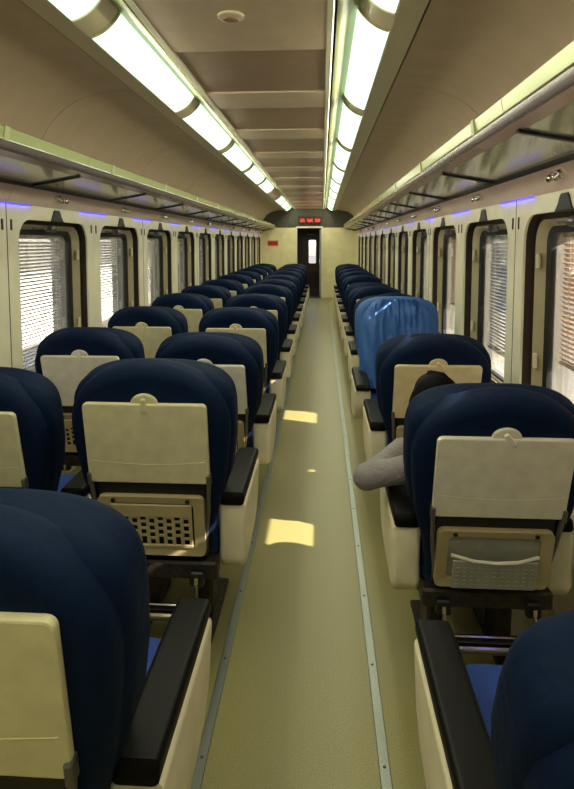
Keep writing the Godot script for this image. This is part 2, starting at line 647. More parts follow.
const WB := 0.70   # bottom of the niche
const WT := 1.69   # top of the niche
func side_wall(side: int) -> void:
	var nm := "wall_left" if side < 0 else "wall_right"
	var w := thing(nm, Vector3.ZERO, "cream panelled window wall beside the %s seats" % side_name(side), "wall", "", "structure")
	var cy := (WB + WT) / 2.0
	var niche := rrect(0.955, WT - WB, 0.13, Vector2(0, cy), 6)
	var panel := Geo.new().ring(rrect(BAY - 0.003, 1.775, 0.002, Vector2(0, 1.775 / 2.0), 6), niche, 0.0, 0.0, -0.012).mesh(20.0)
	var seal := Geo.new().ring(rrect(1.02, WT - WB + 0.065, 0.15, Vector2(0, cy), 6), rrect(0.957, WT - WB + 0.002, 0.131, Vector2(0, cy), 6), -0.012, -0.012, -0.075).ring(rrect(0.957, WT - WB + 0.002, 0.131, Vector2(0, cy), 6), rrect(0.90, WT - WB - 0.055, 0.11, Vector2(0, cy), 6), -0.058, -0.058, -0.075).mesh(20.0)
	var gl_w := 0.745
	var gl_t := 1.605
	var gl_b := 0.735
	var glc := Vector2(0, (gl_t + gl_b) / 2.0)
	var frame := Geo.new().ring(rrect(0.905, WT - WB - 0.05, 0.11, Vector2(0, cy), 6), rrect(gl_w + 0.055, gl_t - gl_b + 0.055, 0.08, glc, 6), -0.050, -0.096, -0.12).mesh(20.0)
	var gasket := Geo.new().ring(rrect(gl_w + 0.06, gl_t - gl_b + 0.06, 0.08, glc, 6), rrect(gl_w, gl_t - gl_b, 0.055, glc, 6), -0.085, -0.094, -0.12).mesh(20.0)
	var hull := Geo.new().ring(rrect(BAY + 0.001, 2.80, 0.002, Vector2(0, 1.30), 6), rrect(gl_w + 0.03, gl_t - gl_b + 0.03, 0.07, glc, 6), -0.122, -0.122, -0.23).mesh(20.0)
	var pane := Geo.new().box(Vector3(glc.x, glc.y, 0), Vector3(gl_w + 0.01, gl_t - gl_b + 0.01, 0.004)).mesh()
	for k in range(FIRST_BAY, LAST_BAY):
		var zm := -(SEAM0 + BAY * (k + 0.5))
		var x := wall_frame(side, zm)
		part(w, "window_panel", panel, M.wall_cream, x)
		part(w, "outer_wall", hull, M.hull, x)
		var nth := LAST_BAY - k
		var win := thing("window_%d" % (nth if side < 0 else nth + 20), Vector3.ZERO, "rounded coach window in cream frame beside the %s seats, %s from the end door" % [side_name(side), ordinal(nth)], "window", "windows along the coach", "structure")
		win.transform = x
		part(win, "seal", seal, M.seal)
		part(win, "frame", frame, M.frame_beige)
		part(win, "gasket", gasket, M.gasket)
		part(win, "pane", pane, M.glass, Transform3D(Basis.IDENTITY, Vector3(0, 0, -0.112)))
		part(win, "outer_pane", pane, M.glass, Transform3D(Basis.IDENTITY, Vector3(0, 0, -0.20)))
		# opening handle above the glass, hinge tabs on the jambs, dark cover over the niche
		part(win, "latch_body", latch_mesh(), M.latch_grey, Transform3D(Basis.IDENTITY.scaled(Vector3(1.35, 1.2, 1.3)), Vector3(0.0, 1.646, -0.05)))
		for hx in [-0.425, 0.425]:
			for hy in [0.98, 1.47]:
				part(win, "hinge_tab", tab_mesh(), M.tab_cream, Transform3D(Basis.IDENTITY, Vector3(hx, hy, -0.055)))
		part(win, "hammer_cover", cover_mesh(), M.gasket, Transform3D(Basis.IDENTITY, Vector3(0.0, WT - 0.004, 0.0)))
		# slots either side of the pillar
		for sx in [-1, 1]:
			part(win, "coat_slot", slot_mesh(), M.gasket, Transform3D(Basis.IDENTITY, Vector3(sx * (BAY / 2.0 - 0.045), 1.655, 0.0)))
		blind(side, k, x, gl_b, gl_t, nth)
	# joint covers on every second pillar and plain wall top
	for k in range(FIRST_BAY, LAST_BAY + 1):
		if posmod(k, 2) == 0:
			var x := wall_frame(side, -(SEAM0 + BAY * k))
			part(w, "panel_joint", Geo.new().box(Vector3(0, 0.888, -0.0005), Vector3(0.007, 1.77, 0.003)).mesh(), M.seal, x)
	# slanting cove between the wall and the rack, in lengths
	for k in range(FIRST_BAY, LAST_BAY, 2):
		var z0 := -(SEAM0 + BAY * k)
		var z1 := maxf(z0 - 2.0 * BAY, Z_END)
		var poly := PackedVector2Array([pt(side, AW - 0.006, 1.775), pt(side, 1.275, 1.885), pt(side, 1.275, 1.905), pt(side, AW + 0.06, 1.905), pt(side, AW + 0.06, 1.775)])
		part(w, "cove_panel", Geo.new().extrude(poly, z0 - 0.0015, z1 + 0.0015).mesh(), M.cove_beige)

var _latch: Mesh
func latch_mesh() -> Mesh:
	if _latch == null:
		var g := Geo.new()
		g.box(Vector3(-0.07, 0, -0.004), Vector3(0.16, 0.008, 0.012), 0.003)
		g.lathe(Vector3(-0.02, 0, 0.01), Vector3.RIGHT, [[0.014, 0.0], [0.019, 0.006], [0.019, 0.05], [0.014, 0.056]], 12)
		g.box(Vector3(0.01, 0.0, -0.008), Vector3(0.10, 0.034, 0.02), 0.005)
		_latch = g.mesh()
	return _latch
var _tab: Mesh
func tab_mesh() -> Mesh:
	if _tab == null: _tab = Geo.new().box(Vector3.ZERO, Vector3(0.026, 0.075, 0.016), 0.004).mesh()
	return _tab
var _slot: Mesh
func slot_mesh() -> Mesh:
	if _slot == null: _slot = Geo.new().pillow(rrect(0.017, 0.062, 0.0084), -0.002, 0.004, 0.002, 2).mesh()
	return _slot
var _cover: Mesh
func cover_mesh() -> Mesh:
	if _cover == null:
		var o := PackedVector2Array([Vector2(-0.085, 0), Vector2(0.085, 0), Vector2(0.062, 0.035), Vector2(0.045, 0.065), Vector2(0.03, 0.076), Vector2(-0.03, 0.076), Vector2(-0.045, 0.065), Vector2(-0.062, 0.035)])
		_cover = Geo.new().pillow(o, -0.02, 0.008, 0.006, 2).mesh()
	return _cover

var _slats := {}
func slat_mesh(w: float) -> Mesh:
	if not _slats.has(w):
		_slats[w] = slat_geo(w).mesh(60.0)
	return _slats[w]
func slat_geo(w: float) -> Geo:
	# shallow curved strip: cross section in y,z
	var sec := []
	for k in 4:
		var f := k / 3.0 - 0.5
		sec.append(Vector2(f * 0.025, 0.0022 * (1.0 - 4.0 * f * f)))
	var loops := []
	for sx in [-0.5, 0.5]:
		var l := PackedVector3Array()
		for p in sec: l.append(Vector3(sx * w, p.y, p.x))
		for i in range(3, -1, -1): l.append(Vector3(sx * w, sec[i].y - 0.0006, sec[i].x))
		loops.append(l)
	return Geo.new().loft(loops)

func blind(side: int, k: int, x: Transform3D, yb: float, yt: float, nth: int) -> void:
	# how far each blind hangs and how its slats are turned
	var low := yb + 0.015
	var tilt := -38.0
	var mt: Material = M.slat
	if side > 0:
		mt = M.slat_grey
		tilt = -56.0
		match k:
			-1: low = 0.985; mt = M.slat_brown; tilt = -46.0
			-2: low = 0.76; mt = M.slat_brown
			0: low = 0.85
			1: low = 1.02; mt = M.slat_brown
	else:
		tilt = -34.0
		if k == 2: tilt = -55.0
		if k == 3: tilt = -55.0
	var b := thing("venetian_blind", Vector3.ZERO, "%s slatted blind in the %s window from the end door, %s-seat side" % [["half lowered", "lowered"][int(low < 0.8)], ordinal(nth), side_name(side)], "blind", "venetian blinds in the coach windows")
	b.transform = x * Transform3D(Basis.IDENTITY, Vector3(0, 0, -0.156))
	var w := 0.735
	part(b, "head_rail", Geo.new().box(Vector3(0, yt - 0.012, 0), Vector3(w, 0.026, 0.03), 0.003).mesh(), mt)
	part(b, "bottom_rail", Geo.new().box(Vector3(0, low, 0), Vector3(w, 0.014, 0.026), 0.003).mesh(), mt)
	var n := int((yt - 0.035 - low - 0.01) / 0.0225)
	var turn := Basis(Vector3.RIGHT, deg_to_rad(tilt))
	if k >= -1 and k <= 2:
		for i in n:
			part(b, "slat", slat_mesh(w), mt, Transform3D(turn, Vector3(0, low + 0.018 + i * 0.0225, 0)))
	else:
		var g := Geo.new()
		var one := slat_geo(w)
		for i in n:
			g.put(one, Transform3D(turn, Vector3(0, low + 0.018 + i * 0.0225, 0)))
		var sl := part(b, "slats", g.mesh(60.0), mt)
		sl.set_meta("kind", "stuff")
	for cxx in [-0.27, 0.27]:
		part(b, "ladder_cord", Geo.new().box(Vector3(cxx, (low + yt) / 2.0, 0.014), Vector3(0.006, yt - low - 0.03, 0.002)).mesh(), M.cord)

# ------------------------------------------------------------------ bulkheads and vestibule
func ends() -> void:
	var w := thing("wall_end", Vector3(CX, 0, Z_END), "cream end bulkhead with the doorway at the end of the aisle", "wall", "", "structure")
	var dw := 0.335
	for s in [-1, 1]:
		part(w, "cream_panel", Geo.new().box(Vector3(s * (dw + 0.04 + 0.56), 0.98, -0.04), Vector3(1.12, 1.96, 0.08), 0.004).mesh(), M.end_cream)
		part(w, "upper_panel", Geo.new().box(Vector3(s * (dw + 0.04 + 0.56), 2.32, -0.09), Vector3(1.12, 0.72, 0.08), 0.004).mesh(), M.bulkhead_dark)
		part(w, "door_jamb", Geo.new().box(Vector3(s * (dw + 0.02), 0.975, -0.03), Vector3(0.04, 1.95, 0.14), 0.006).mesh(), M.trim_white)
	part(w, "door_head", Geo.new().box(Vector3(0, 1.97, -0.03), Vector3(dw * 2 + 0.08, 0.045, 0.14), 0.006).mesh(), M.trim_white)
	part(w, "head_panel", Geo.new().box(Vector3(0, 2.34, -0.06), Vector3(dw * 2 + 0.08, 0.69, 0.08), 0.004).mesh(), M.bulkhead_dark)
	# sliding leaf pushed back, standing in the opening
	var leaf := thing("door_1", Vector3(CX + dw - 0.025, 0, Z_END - 0.14), "pale sliding door leaf pushed open beside the doorway", "door", "", "structure")
	part(leaf, "leaf", Geo.new().box(Vector3(0, 0.965, 0), Vector3(0.05, 1.93, 0.05), 0.006).mesh(), M.rail_metal)
	part(leaf, "handle", Geo.new().box(Vector3(-0.015, 1.02, 0.035), Vector3(0.02, 0.16, 0.02), 0.005).mesh(), M.chrome)
	# vestibule
	var v := thing("wall_vestibule", Vector3(CX, 0, Z_END - 0.1), "dark brown vestibule walls beyond the open doorway", "wall", "", "structure")
	for s in [-1, 1]:
		part(v, "side_wall", Geo.new().box(Vector3(s * 0.62, 1.1, -0.75), Vector3(0.06, 2.3, 1.4)).mesh(), M.vestibule)
	part(v, "vestibule_floor", Geo.new().box(Vector3(0, -0.03, -0.75), Vector3(1.3, 0.06, 1.4)).mesh(), M.vestibule)
	part(v, "vestibule_ceiling", Geo.new().box(Vector3(0, 2.2, -0.75), Vector3(1.3, 0.06, 1.4)).mesh(), M.vestibule)
	var d := thing("door_2", Vector3(CX, 0, Z_END - 1.5), "dark brown end door with a bright upright window", "door", "", "structure")
	var hole := rrect(0.23, 0.72, 0.04, Vector2(0.06, 1.27), 5)
	part(d, "leaf", Geo.new().ring(rrect(1.24, 2.3, 0.01, Vector2(0, 1.13), 5), hole, 0.0, 0.0, -0.05).mesh(20.0), M.door_brown)
	part(d, "window_frame", Geo.new().ring(rrect(0.27, 0.76, 0.05, Vector2(0.06, 1.27), 5), rrect(0.22, 0.71, 0.035, Vector2(0.06, 1.27), 5), 0.012, 0.012, -0.005).mesh(20.0), M.black_plastic)
	part(d, "pane", Geo.new().box(Vector3(0.06, 1.27, -0.025), Vector3(0.235, 0.725, 0.004)).mesh(), M.glass)
	part(d, "kick_panel", Geo.new().box(Vector3(0.0, 0.42, 0.006), Vector3(0.56, 0.5, 0.012), 0.004).mesh(), M.seal)
	part(d, "name_plate", Geo.new().box(Vector3(0.0, 1.80, 0.006), Vector3(0.22, 0.04, 0.01), 0.003).mesh(), M.hinge_grey)
	# display above the doorway
	var sg := thing("display_sign", Vector3(CX + 0.02, 2.10, Z_END + 0.02), "dark display sign with glowing red marks above the doorway", "sign")
	part(sg, "case", Geo.new().box(Vector3(0, 0.07, 0), Vector3(0.64, 0.2, 0.06), 0.008).mesh(), M.sign_black)
	for q in [[-0.21, 0.12], [0.0, 0.15], [0.21, 0.13]]:
		var g := Geo.new()
		for i in 6:
			for j in 3:
				if (i * 7 + j * 5 + int(q[0] * 100)) % 4 != 0:
					g.box(Vector3(q[0] + (i - 2.5) * q[1] / 6.0, 0.06 + (j - 1) * 0.03, 0.033), Vector3(q[1] / 7.5, 0.022, 0.006))
		part(sg, "red_mark", g.mesh(), M.led_red)
	var rl := AreaLight3D.new()
	rl.name = "sign_light"
	rl.area_size = Vector2(0.55, 0.08)
	rl.light_color = Color(1.0, 0.25, 0.15)
	rl.light_energy = 0.012
	rl.area_range = 20.0
	rl.shadow_enabled = true
	rl.transform = Transform3D(Basis(Vector3(-1, 0, 0), Vector3.UP, Vector3(0, 0, -1)), Vector3(0, 0.06, 0.05))
	sg.add_child(rl)
	var rs := thing("red_sign", Vector3(-1.37, 1.53, Z_END + 0.006), "small red notice on the cream end bulkhead", "sign")
	part(rs, "plate", Geo.new().box(Vector3.ZERO, Vector3(0.30, 0.15, 0.012), 0.003).mesh(), M.sign_red)
	part(rs, "border", Geo.new().ring(rrect(0.28, 0.13, 0.01), rrect(0.268, 0.118, 0.008), 0.0065, 0.0065, 0.004).mesh(), M.tab_cream)
	# bulkhead behind the camera
	var b := thing("wall_back", Vector3(CX, 0, Z_BACK), "cream bulkhead at the other end of the coach", "wall", "", "structure")
	part(b, "panel", Geo.new().box(Vector3(0, 1.3, 0.06), Vector3(3.1, 2.8, 0.12)).mesh(), M.end_cream)

func outside() -> void:
	var g := thing("ground", Vector3(0, -1.25, -20), "pale gravel track bed outside the coach", "ground", "", "structure")
	part(g, "track_bed", Geo.new().box(Vector3(0, -0.1, 0), Vector3(160, 0.2, 200)).mesh(), M.ballast)
	var p := thing("platform", Vector3(0, 0, -20), "sunlit concrete platform beyond the windows of the single seats", "platform", "", "structure")
	part(p, "platform_slab", Geo.new().box(Vector3(6.2, -0.65, 0), Vector3(8.6, 1.2, 110), 0.02).mesh(), M.platform)
	var lw := thing("boundary_wall", Vector3(-8.0, -1.45, -20), "sunlit white boundary wall beyond the windows of the paired seats", "wall")
	part(lw, "wall_body", Geo.new().box(Vector3(0, 1.05, 0), Vector3(0.25, 2.1, 110)).mesh(), M.outside_white)
	part(lw, "coping", Geo.new().box(Vector3(0, 2.13, 0), Vector3(0.34, 0.06, 110), 0.01).mesh(), M.outside_white)
	var sh := thing("station_shed", Vector3(-14.5, -1.25, -20), "long grey shed behind the white boundary wall", "building")
	part(sh, "wall_body", Geo.new().box(Vector3(0, 3.2, 0), Vector3(4, 6.4, 110)).mesh(), M.outside_grey)
	part(sh, "roof", Geo.new().box(Vector3(0.6, 6.5, 0), Vector3(6.4, 0.2, 112)).mesh(), M.outside_dark)
	var br := thing("brick_building", Vector3(13.0, -0.05, -20), "long brown station building on the platform", "building")
	part(br, "wall_body", Geo.new().box(Vector3(0, 2.0, 0), Vector3(4, 4.0, 110)).mesh(), M.outside_brown)
	part(br, "roof", Geo.new().box(Vector3(-0.2, 4.1, 0), Vector3(4.8, 0.2, 112)).mesh(), M.outside_dark)
	for k in 14:
		var z := 20.0 - k * 6.0 + 12.0
		part(br, "door", Geo.new().box(Vector3(-2.02, 1.15, z), Vector3(0.06, 2.3, 1.4), 0.01).mesh(), M.outside_dark)
		part(br, "window", Geo.new().box(Vector3(-2.02, 1.7, z + 2.8), Vector3(0.06, 1.1, 1.6), 0.01).mesh(), M.outside_dark)

# ------------------------------------------------------------------ luggage racks
func luggage_rack(side: int) -> void:
	var r := thing("luggage_rack", Vector3.ZERO, "glossy overhead luggage rack with pale green front above the %s seats" % side_name(side), "luggage rack")
	var z0 := Z_BACK
	var z1 := Z_END + 0.02
	# front in lengths with small clips between
	var e := -3.22 + 1.22 * 4
	var first := true
	while e > z1:
		var a := minf(e, z0)
		var b := maxf(e - 1.22, z1)
		if a - b > 0.05:
			var front := PackedVector2Array([pt(side, 0.943, 2.032), pt(side, 0.951, 2.036), pt(side, 0.962, 1.99), pt(side, 0.953, 1.984)])
			part(r, "front_strip", Geo.new().extrude(front, a - 0.003, b + 0.003).mesh(), M.rack_green)
			var sh := PackedVector2Array([pt(side, 1.015, 1.929), pt(side, 1.285, 1.882), pt(side, 1.285, 1.890), pt(side, 1.015, 1.937)])
			part(r, "shelf_panel", Geo.new().extrude(sh, a - 0.012, b + 0.012).mesh(), M.rack_shelf)
			# bracket under the joint
			var bk := PackedVector2Array([pt(side, 1.0, 1.922), pt(side, 1.292, 1.870), pt(side, 1.292, 1.888), pt(side, 1.0, 1.938)])
			part(r, "bracket", Geo.new().extrude(bk, b + 0.012, b - 0.012).mesh(), M.black_bar)
			var zc := (a + b) / 2.0 + 0.25
			var cl := PackedVector2Array([pt(side, 0.938, 2.036), pt(side, 0.951, 2.040), pt(side, 0.958, 1.982), pt(side, 0.945, 1.978)])
			part(r, "clip", Geo.new().extrude(cl, zc - 0.02, zc + 0.02).mesh(), M.channel_green)
		e -= 1.22
	var bead := []
	part(r, "bead", Geo.new().tube([Vector3(pt(side, 0.951, 0).x, 1.981, z0), Vector3(pt(side, 0.951, 0).x, 1.981, z1)], 0.0055, 10).mesh(), M.chrome)
	var rail := PackedVector2Array([pt(side, 0.946, 1.975), pt(side, 0.966, 1.976), pt(side, 0.976, 1.944), pt(side, 0.958, 1.940), pt(side, 0.949, 1.955)])
	part(r, "front_rail", Geo.new().extrude(rail, z0, z1).mesh(), M.rack_rail)
	var band := PackedVector2Array([pt(side, 0.966, 1.941), pt(side, 1.018, 1.929), pt(side, 1.018, 1.939), pt(side, 0.966, 1.951)])
	part(r, "under_band", Geo.new().extrude(band, z0, z1).mesh(), M.rack_band)
	part(r, "back_bar", Geo.new().box(Vector3(pt(side, 1.285, 0).x, 1.877, (z0 + z1) / 2.0), Vector3(0.024, 0.024, z0 - z1), 0.003).mesh(), M.black_bar)

func small_wall_things() -> void:
	for side in [-1, 1]:
		for k in range(FIRST_BAY + 1, LAST_BAY):
			var z := -(SEAM0 + BAY * (k + 0.5)) + 0.02
			var o := thing("reading_light", Vector3(pt(side, 1.308, 0).x, 1.835, z), "two chrome reading lights above the %s window from the end door, %s-seat side" % [ordinal(LAST_BAY - k), side_name(side)], "reading light", "reading lights along the coves")
			o.rotation.z = side * -0.99
			o.rotation.y = 0.0
			part(o, "base_plate", Geo.new().pillow(rrect(0.05, 0.16, 0.024), 0.0, 0.006, 0.003, 2, 0.0, Transform3D(Basis(Vector3(1, 0, 0), Vector3(0, 0, -1), Vector3(0, 1, 0)).scaled(Vector3(1, 1, 1)), Vector3.ZERO)).mesh(), M.cove_beige, Transform3D(Basis(Vector3(0, 0, 1), PI), Vector3.ZERO))
			for q in [-0.04, 0.04]:
				part(o, "nozzle", nozzle_mesh(), M.chrome, Transform3D(Basis(Vector3(1, 0, 0), q * 8.0), Vector3(0, -0.004, q)))
		# blue led bars on the ledge under the cove
		for k in range(FIRST_BAY + 1, LAST_BAY + 1):
			var z := -(SEAM0 + BAY * k)
			if z - 0.3 < Z_END: continue
			var o := thing("led_strip", Vector3(pt(side, AW - 0.010, 0).x, 1.772, z), "blue glowing strip at the %s pillar from the end door, %s-seat side" % [ordinal(LAST_BAY - k), side_name(side)], "led strip", "blue led strips along the window walls")
			part(o, "led_tube", Geo.new().box(Vector3.ZERO, Vector3(0.004, 0.004, 0.52)).mesh(), M.led_blue)
			var l := AreaLight3D.new()
			l.name = "led_light"
			l.area_size = Vector2(0.004, 0.5)
			l.light_color = Color(0.25, 0.2, 1.0)
			l.light_energy = 0.006
			l.area_range = 10.0
			l.shadow_enabled = true
			# shines down the pillar
			var n := Vector3(0.45 * side, -0.89, 0).normalized()
			var zb := -n
			var yb := Vector3(0, 0, 1)
			l.transform = Transform3D(Basis(yb.cross(zb), yb, zb), n * 0.006)
			o.add_child(l)

var _nozzle: Mesh
func nozzle_mesh() -> Mesh:
	if _nozzle == null:
		_nozzle = Geo.new().lathe(Vector3.ZERO, Vector3.DOWN, [[0.021, 0.0], [0.021, 0.012], [0.015, 0.016], [0.014, 0.034], [0.010, 0.038]], 14).mesh()
	return _nozzle

# ------------------------------------------------------------------ seats
var S := {}
func seat_meshes() -> void:
	# all backrest pieces are in the frame of the reclining back: y along the back, rear face at z = 0.07
	var rear := arch([[0.0, 0.185], [0.02, 0.2], [0.12, 0.212], [0.2, 0.23], [0.3, 0.255], [0.42, 0.270], [0.48, 0.274]], 0.51, 0.274, 0.725, 2.1, 14)
	S.back = Geo.new().pillow(rear, 0.07, -0.055, 0.045, 4, 0.006).mesh(60.0)
	var wing := arch([[0.10, 0.19], [0.14, 0.215], [0.22, 0.24], [0.3, 0.268], [0.4, 0.282], [0.5, 0.286]], 0.52, 0.286, 0.692, 3.0, 14)
	S.wing = Geo.new().pillow(wing, 0.02, -0.145, 0.05, 4, -0.015).mesh(60.0)
	S.front = Geo.new().pillow(arch([[0.1, 0.14], [0.12, 0.165], [0.2, 0.19], [0.35, 0.2]], 0.40, 0.2, 0.645, 2.4, 12), -0.09, -0.165, 0.035, 4, 0.012).mesh(60.0)
	S.head = Geo.new().pillow(rrect(0.30, 0.15, 0.06, Vector2(0, 0.54), 6), -0.12, -0.19, 0.03, 4, 0.01).mesh(60.0)
	S.loose = loose_cover()
	S.tray = Geo.new().pillow(rrect(0.42, 0.295, 0.018, Vector2(0, 0.458), 4), 0.071, 0.09, 0.005, 2).mesh()
	var lip := []
	for k in 13:
		var f := k / 6.0 - 1.0
		lip.append(Vector3(f * 0.195, 0.383 + 0.012 * f * f, 0.0885))
	S.lip = Geo.new().tube(lip, 0.0025, 6).mesh(60.0)
	var half := PackedVector2Array()
	for k in 13:
		var a := PI * k / 12.0
		half.append(Vector2(cos(a) * 0.046, 0.602 + sin(a) * 0.036))
	S.latch = Geo.new().pillow(half, 0.069, 0.084, 0.004, 2).mesh()
	S.turn = Geo.new().pillow(rrect(0.017, 0.05, 0.007, Vector2(0, -0.012), 3), 0.0, 0.012, 0.003, 2).mesh()
	S.bracket = Geo.new().box(Vector3(0, 0.325, 0.083), Vector3(0.014, 0.045, 0.028), 0.003).mesh()
	S.arm_l = Geo.new().tube([Vector3(-0.205, 0.31, 0.083), Vector3(-0.198, 0.20, 0.08), Vector3(-0.18, 0.06, 0.075)], 0.008, 6).mesh()
	S.arm_r = Geo.new().tube([Vector3(0.205, 0.31, 0.083), Vector3(0.198, 0.20, 0.08), Vector3(0.18, 0.06, 0.075)], 0.008, 6).mesh()
	S.slot = Geo.new().pillow(rrect(0.38, 0.30, 0.02, Vector2(0, 0.16), 3), 0.066, 0.076, 0.003, 2).mesh()
	# magazine pocket
	S.frame = Geo.new().ring(rrect(0.372, 0.232, 0.022, Vector2(0, 0.146), 4), rrect(0.296, 0.176, 0.016, Vector2(0, 0.146), 4), 0.098, 0.092, 0.07).mesh(25.0)
	S.backing = Geo.new().box(Vector3(0, 0.146, 0.078), Vector3(0.30, 0.18, 0.004)).mesh()
	var net := Geo.new()
	net.box(Vector3(0, 0.207, 0.094), Vector3(0.286, 0.05, 0.008), 0.003)
	net.box(Vector3(0, 0.067, 0.094), Vector3(0.286, 0.014, 0.008), 0.003)
	for k in 10:
		net.box(Vector3(-0.136 + k * 0.0302, 0.126, 0.093), Vector3(0.0125, 0.12, 0.006), 0.002)
	for k in 4:
		for c in 9:
			net.box(Vector3(-0.121 + c * 0.0302, 0.097 + k * 0.0275 + (0.012 if c % 2 == 1 else 0.0), 0.093), Vector3(0.022, 0.008, 0.0056))
	S.net = net.mesh(25.0)
	# sagging open pocket of the passenger's seat
	var sag := Geo.new()
	sag.box(Vector3(0, 0.105, 0.118), Vector3(0.27, 0.115, 0.006), 0.002)
	for k in 11:
		for c in 5:
			sag.box(Vector3(-0.12 + k * 0.024, 0.065 + c * 0.017, 0.1215), Vector3(0.012, 0.007, 0.003))
	S.sag = sag.mesh()
	S.sag_edge = Geo.new().tube([Vector3(-0.14, 0.172, 0.105), Vector3(-0.07, 0.166, 0.124), Vector3(0.0, 0.163, 0.127), Vector3(0.07, 0.166, 0.124), Vector3(0.14, 0.172, 0.105)], 0.006, 6).mesh(60.0)
	S.screw = Geo.new().lathe(Vector3(0, 0, 0.095), Vector3(0, 0, 1), [[0.008, 0.0], [0.008, 0.004], [0.004, 0.006]], 8).mesh()
	# seat cushion, arms and base in seat space (y up, z back, armrest ends at z = 0)
	var up := Transform3D(Basis(Vector3(1, 0, 0), Vector3(0, 0, -1), Vector3(0, 1, 0)), Vector3.ZERO)
	S.cushion = Geo.new().pillow(rrect(0.42, 0.54, 0.07, Vector2(0, 0.27), 5), 0.335, 0.46, 0.04, 4, 0.012, up).mesh(60.0)
	S.pan = Geo.new().box(Vector3(0, 0.315, -0.26), Vector3(0.40, 0.045, 0.48), 0.01).mesh()
	var prof := PackedVector2Array([Vector2(0.0, 0.56), Vector2(-0.012, 0.50), Vector2(-0.004, 0.42), Vector2(-0.012, 0.36), Vector2(0.012, 0.318), Vector2(0.06, 0.306), Vector2(0.18, 0.318), Vector2(0.29, 0.33), Vector2(0.37, 0.352), Vector2(0.43, 0.40), Vector2(0.46, 0.47), Vector2(0.468, 0.56)])
	var side := Transform3D(Basis(Vector3(0, 0, -1), Vector3(0, 1, 0), Vector3(1, 0, 0)), Vector3.ZERO)
	S.shell = Geo.new().pillow(prof, -0.049, 0.049, 0.018, 3, 0.004, side).mesh(50.0)
	var pad := PackedVector2Array([Vector2(-0.008, 0.558), Vector2(-0.012, 0.585), Vector2(0.0, 0.604), Vector2(0.1, 0.606), Vector2(0.25, 0.607), Vector2(0.4, 0.606), Vector2(0.48, 0.598), Vector2(0.49, 0.58), Vector2(0.48, 0.558), Vector2(0.25, 0.556)])
	S.pad = Geo.new().pillow(pad, -0.045, 0.045, 0.014, 3, 0.0, side).mesh(50.0)
	S.beam = Geo.new().box(Vector3(0, 0.345, 0.045), Vector3(0.44, 0.065, 0.07), 0.008).mesh()
	S.hook = Geo.new().box(Vector3(0, 0.325, 0.088), Vector3(0.05, 0.055, 0.03), 0.006).mesh()
	S.hook_pin = Geo.new().tube([Vector3(0, 0.335, 0.104), Vector3(0, 0.31, 0.106)], 0.007, 6).mesh()
	S.rod = Geo.new().tube([Vector3(0, 0.315, 0.106), Vector3(0.004, 0.27, 0.12), Vector3(0.008, 0.225, 0.135)], 0.0028, 6).mesh()
	var fr := Geo.new()
	fr.box(Vector3(0, 0.232, 0.16), Vector3(0.36, 0.02, 0.03), 0.006)
	S.foot_bar = fr.mesh()
	S.foot_plate = Geo.new().box(Vector3(0, 0.215, 0.12), Vector3(0.34, 0.012, 0.09), 0.004).mesh()
	S.foot_bar2 = Geo.new().box(Vector3(0, 0.238, 0.115), Vector3(0.36, 0.014, 0.016), 0.004).mesh()
	S.leg = Geo.new().box(Vector3(0, 0.15, -0.22), Vector3(0.06, 0.30, 0.16), 0.012).mesh()
	S.foot = Geo.new().box(Vector3(0, 0.012, -0.22), Vector3(0.10, 0.024, 0.40), 0.006).mesh()

# cloth pulled over the front of the turned seat, hanging in upright folds
func loose_cover() -> Mesh:
	var nz := FastNoiseLite.new()
	nz.seed = 4
	nz.frequency = 1.0
	var nx := 44
	var ny := 30
	var front := []
	for j in ny + 1:
		var y := 0.06 + 0.60 * j / ny
		var f := clampf((y - 0.36) / 0.325, 0.0, 1.0)
		var half := 0.262 * pow(1.0 - pow(f, 2.6), 1.0 / 2.6)
		var row := []
		for i in nx + 1:
			var u := 2.0 * i / nx - 1.0
			var x := u * half
			var edge := 1.0 - pow(absf(u), 6.0)
			var fold := nz.get_noise_2d(x * 26.0, y * 3.5) * 0.026 + nz.get_noise_2d(x * 9.0 + 40.0, y * 6.0) * 0.014 + sin(x * 55.0 + y * 6.0) * 0.004
			var wingz := 0.03 * pow(absf(u), 2.5)
			row.append(Vector3(x, y, -0.155 - edge * (0.048 - 0.035 * f * f) - wingz * edge + fold * edge))
		front.append(row)
	var g := Geo.new()
	for j in ny:
		for i in nx:
			g.quad(front[j][i], front[j][i + 1], front[j + 1][i + 1], front[j + 1][i])
			var o := Vector3(0, 0, 0.012)
			g.quad(front[j][i] + o, front[j + 1][i] + o, front[j + 1][i + 1] + o, front[j][i + 1] + o)
	return g.mesh(70.0)

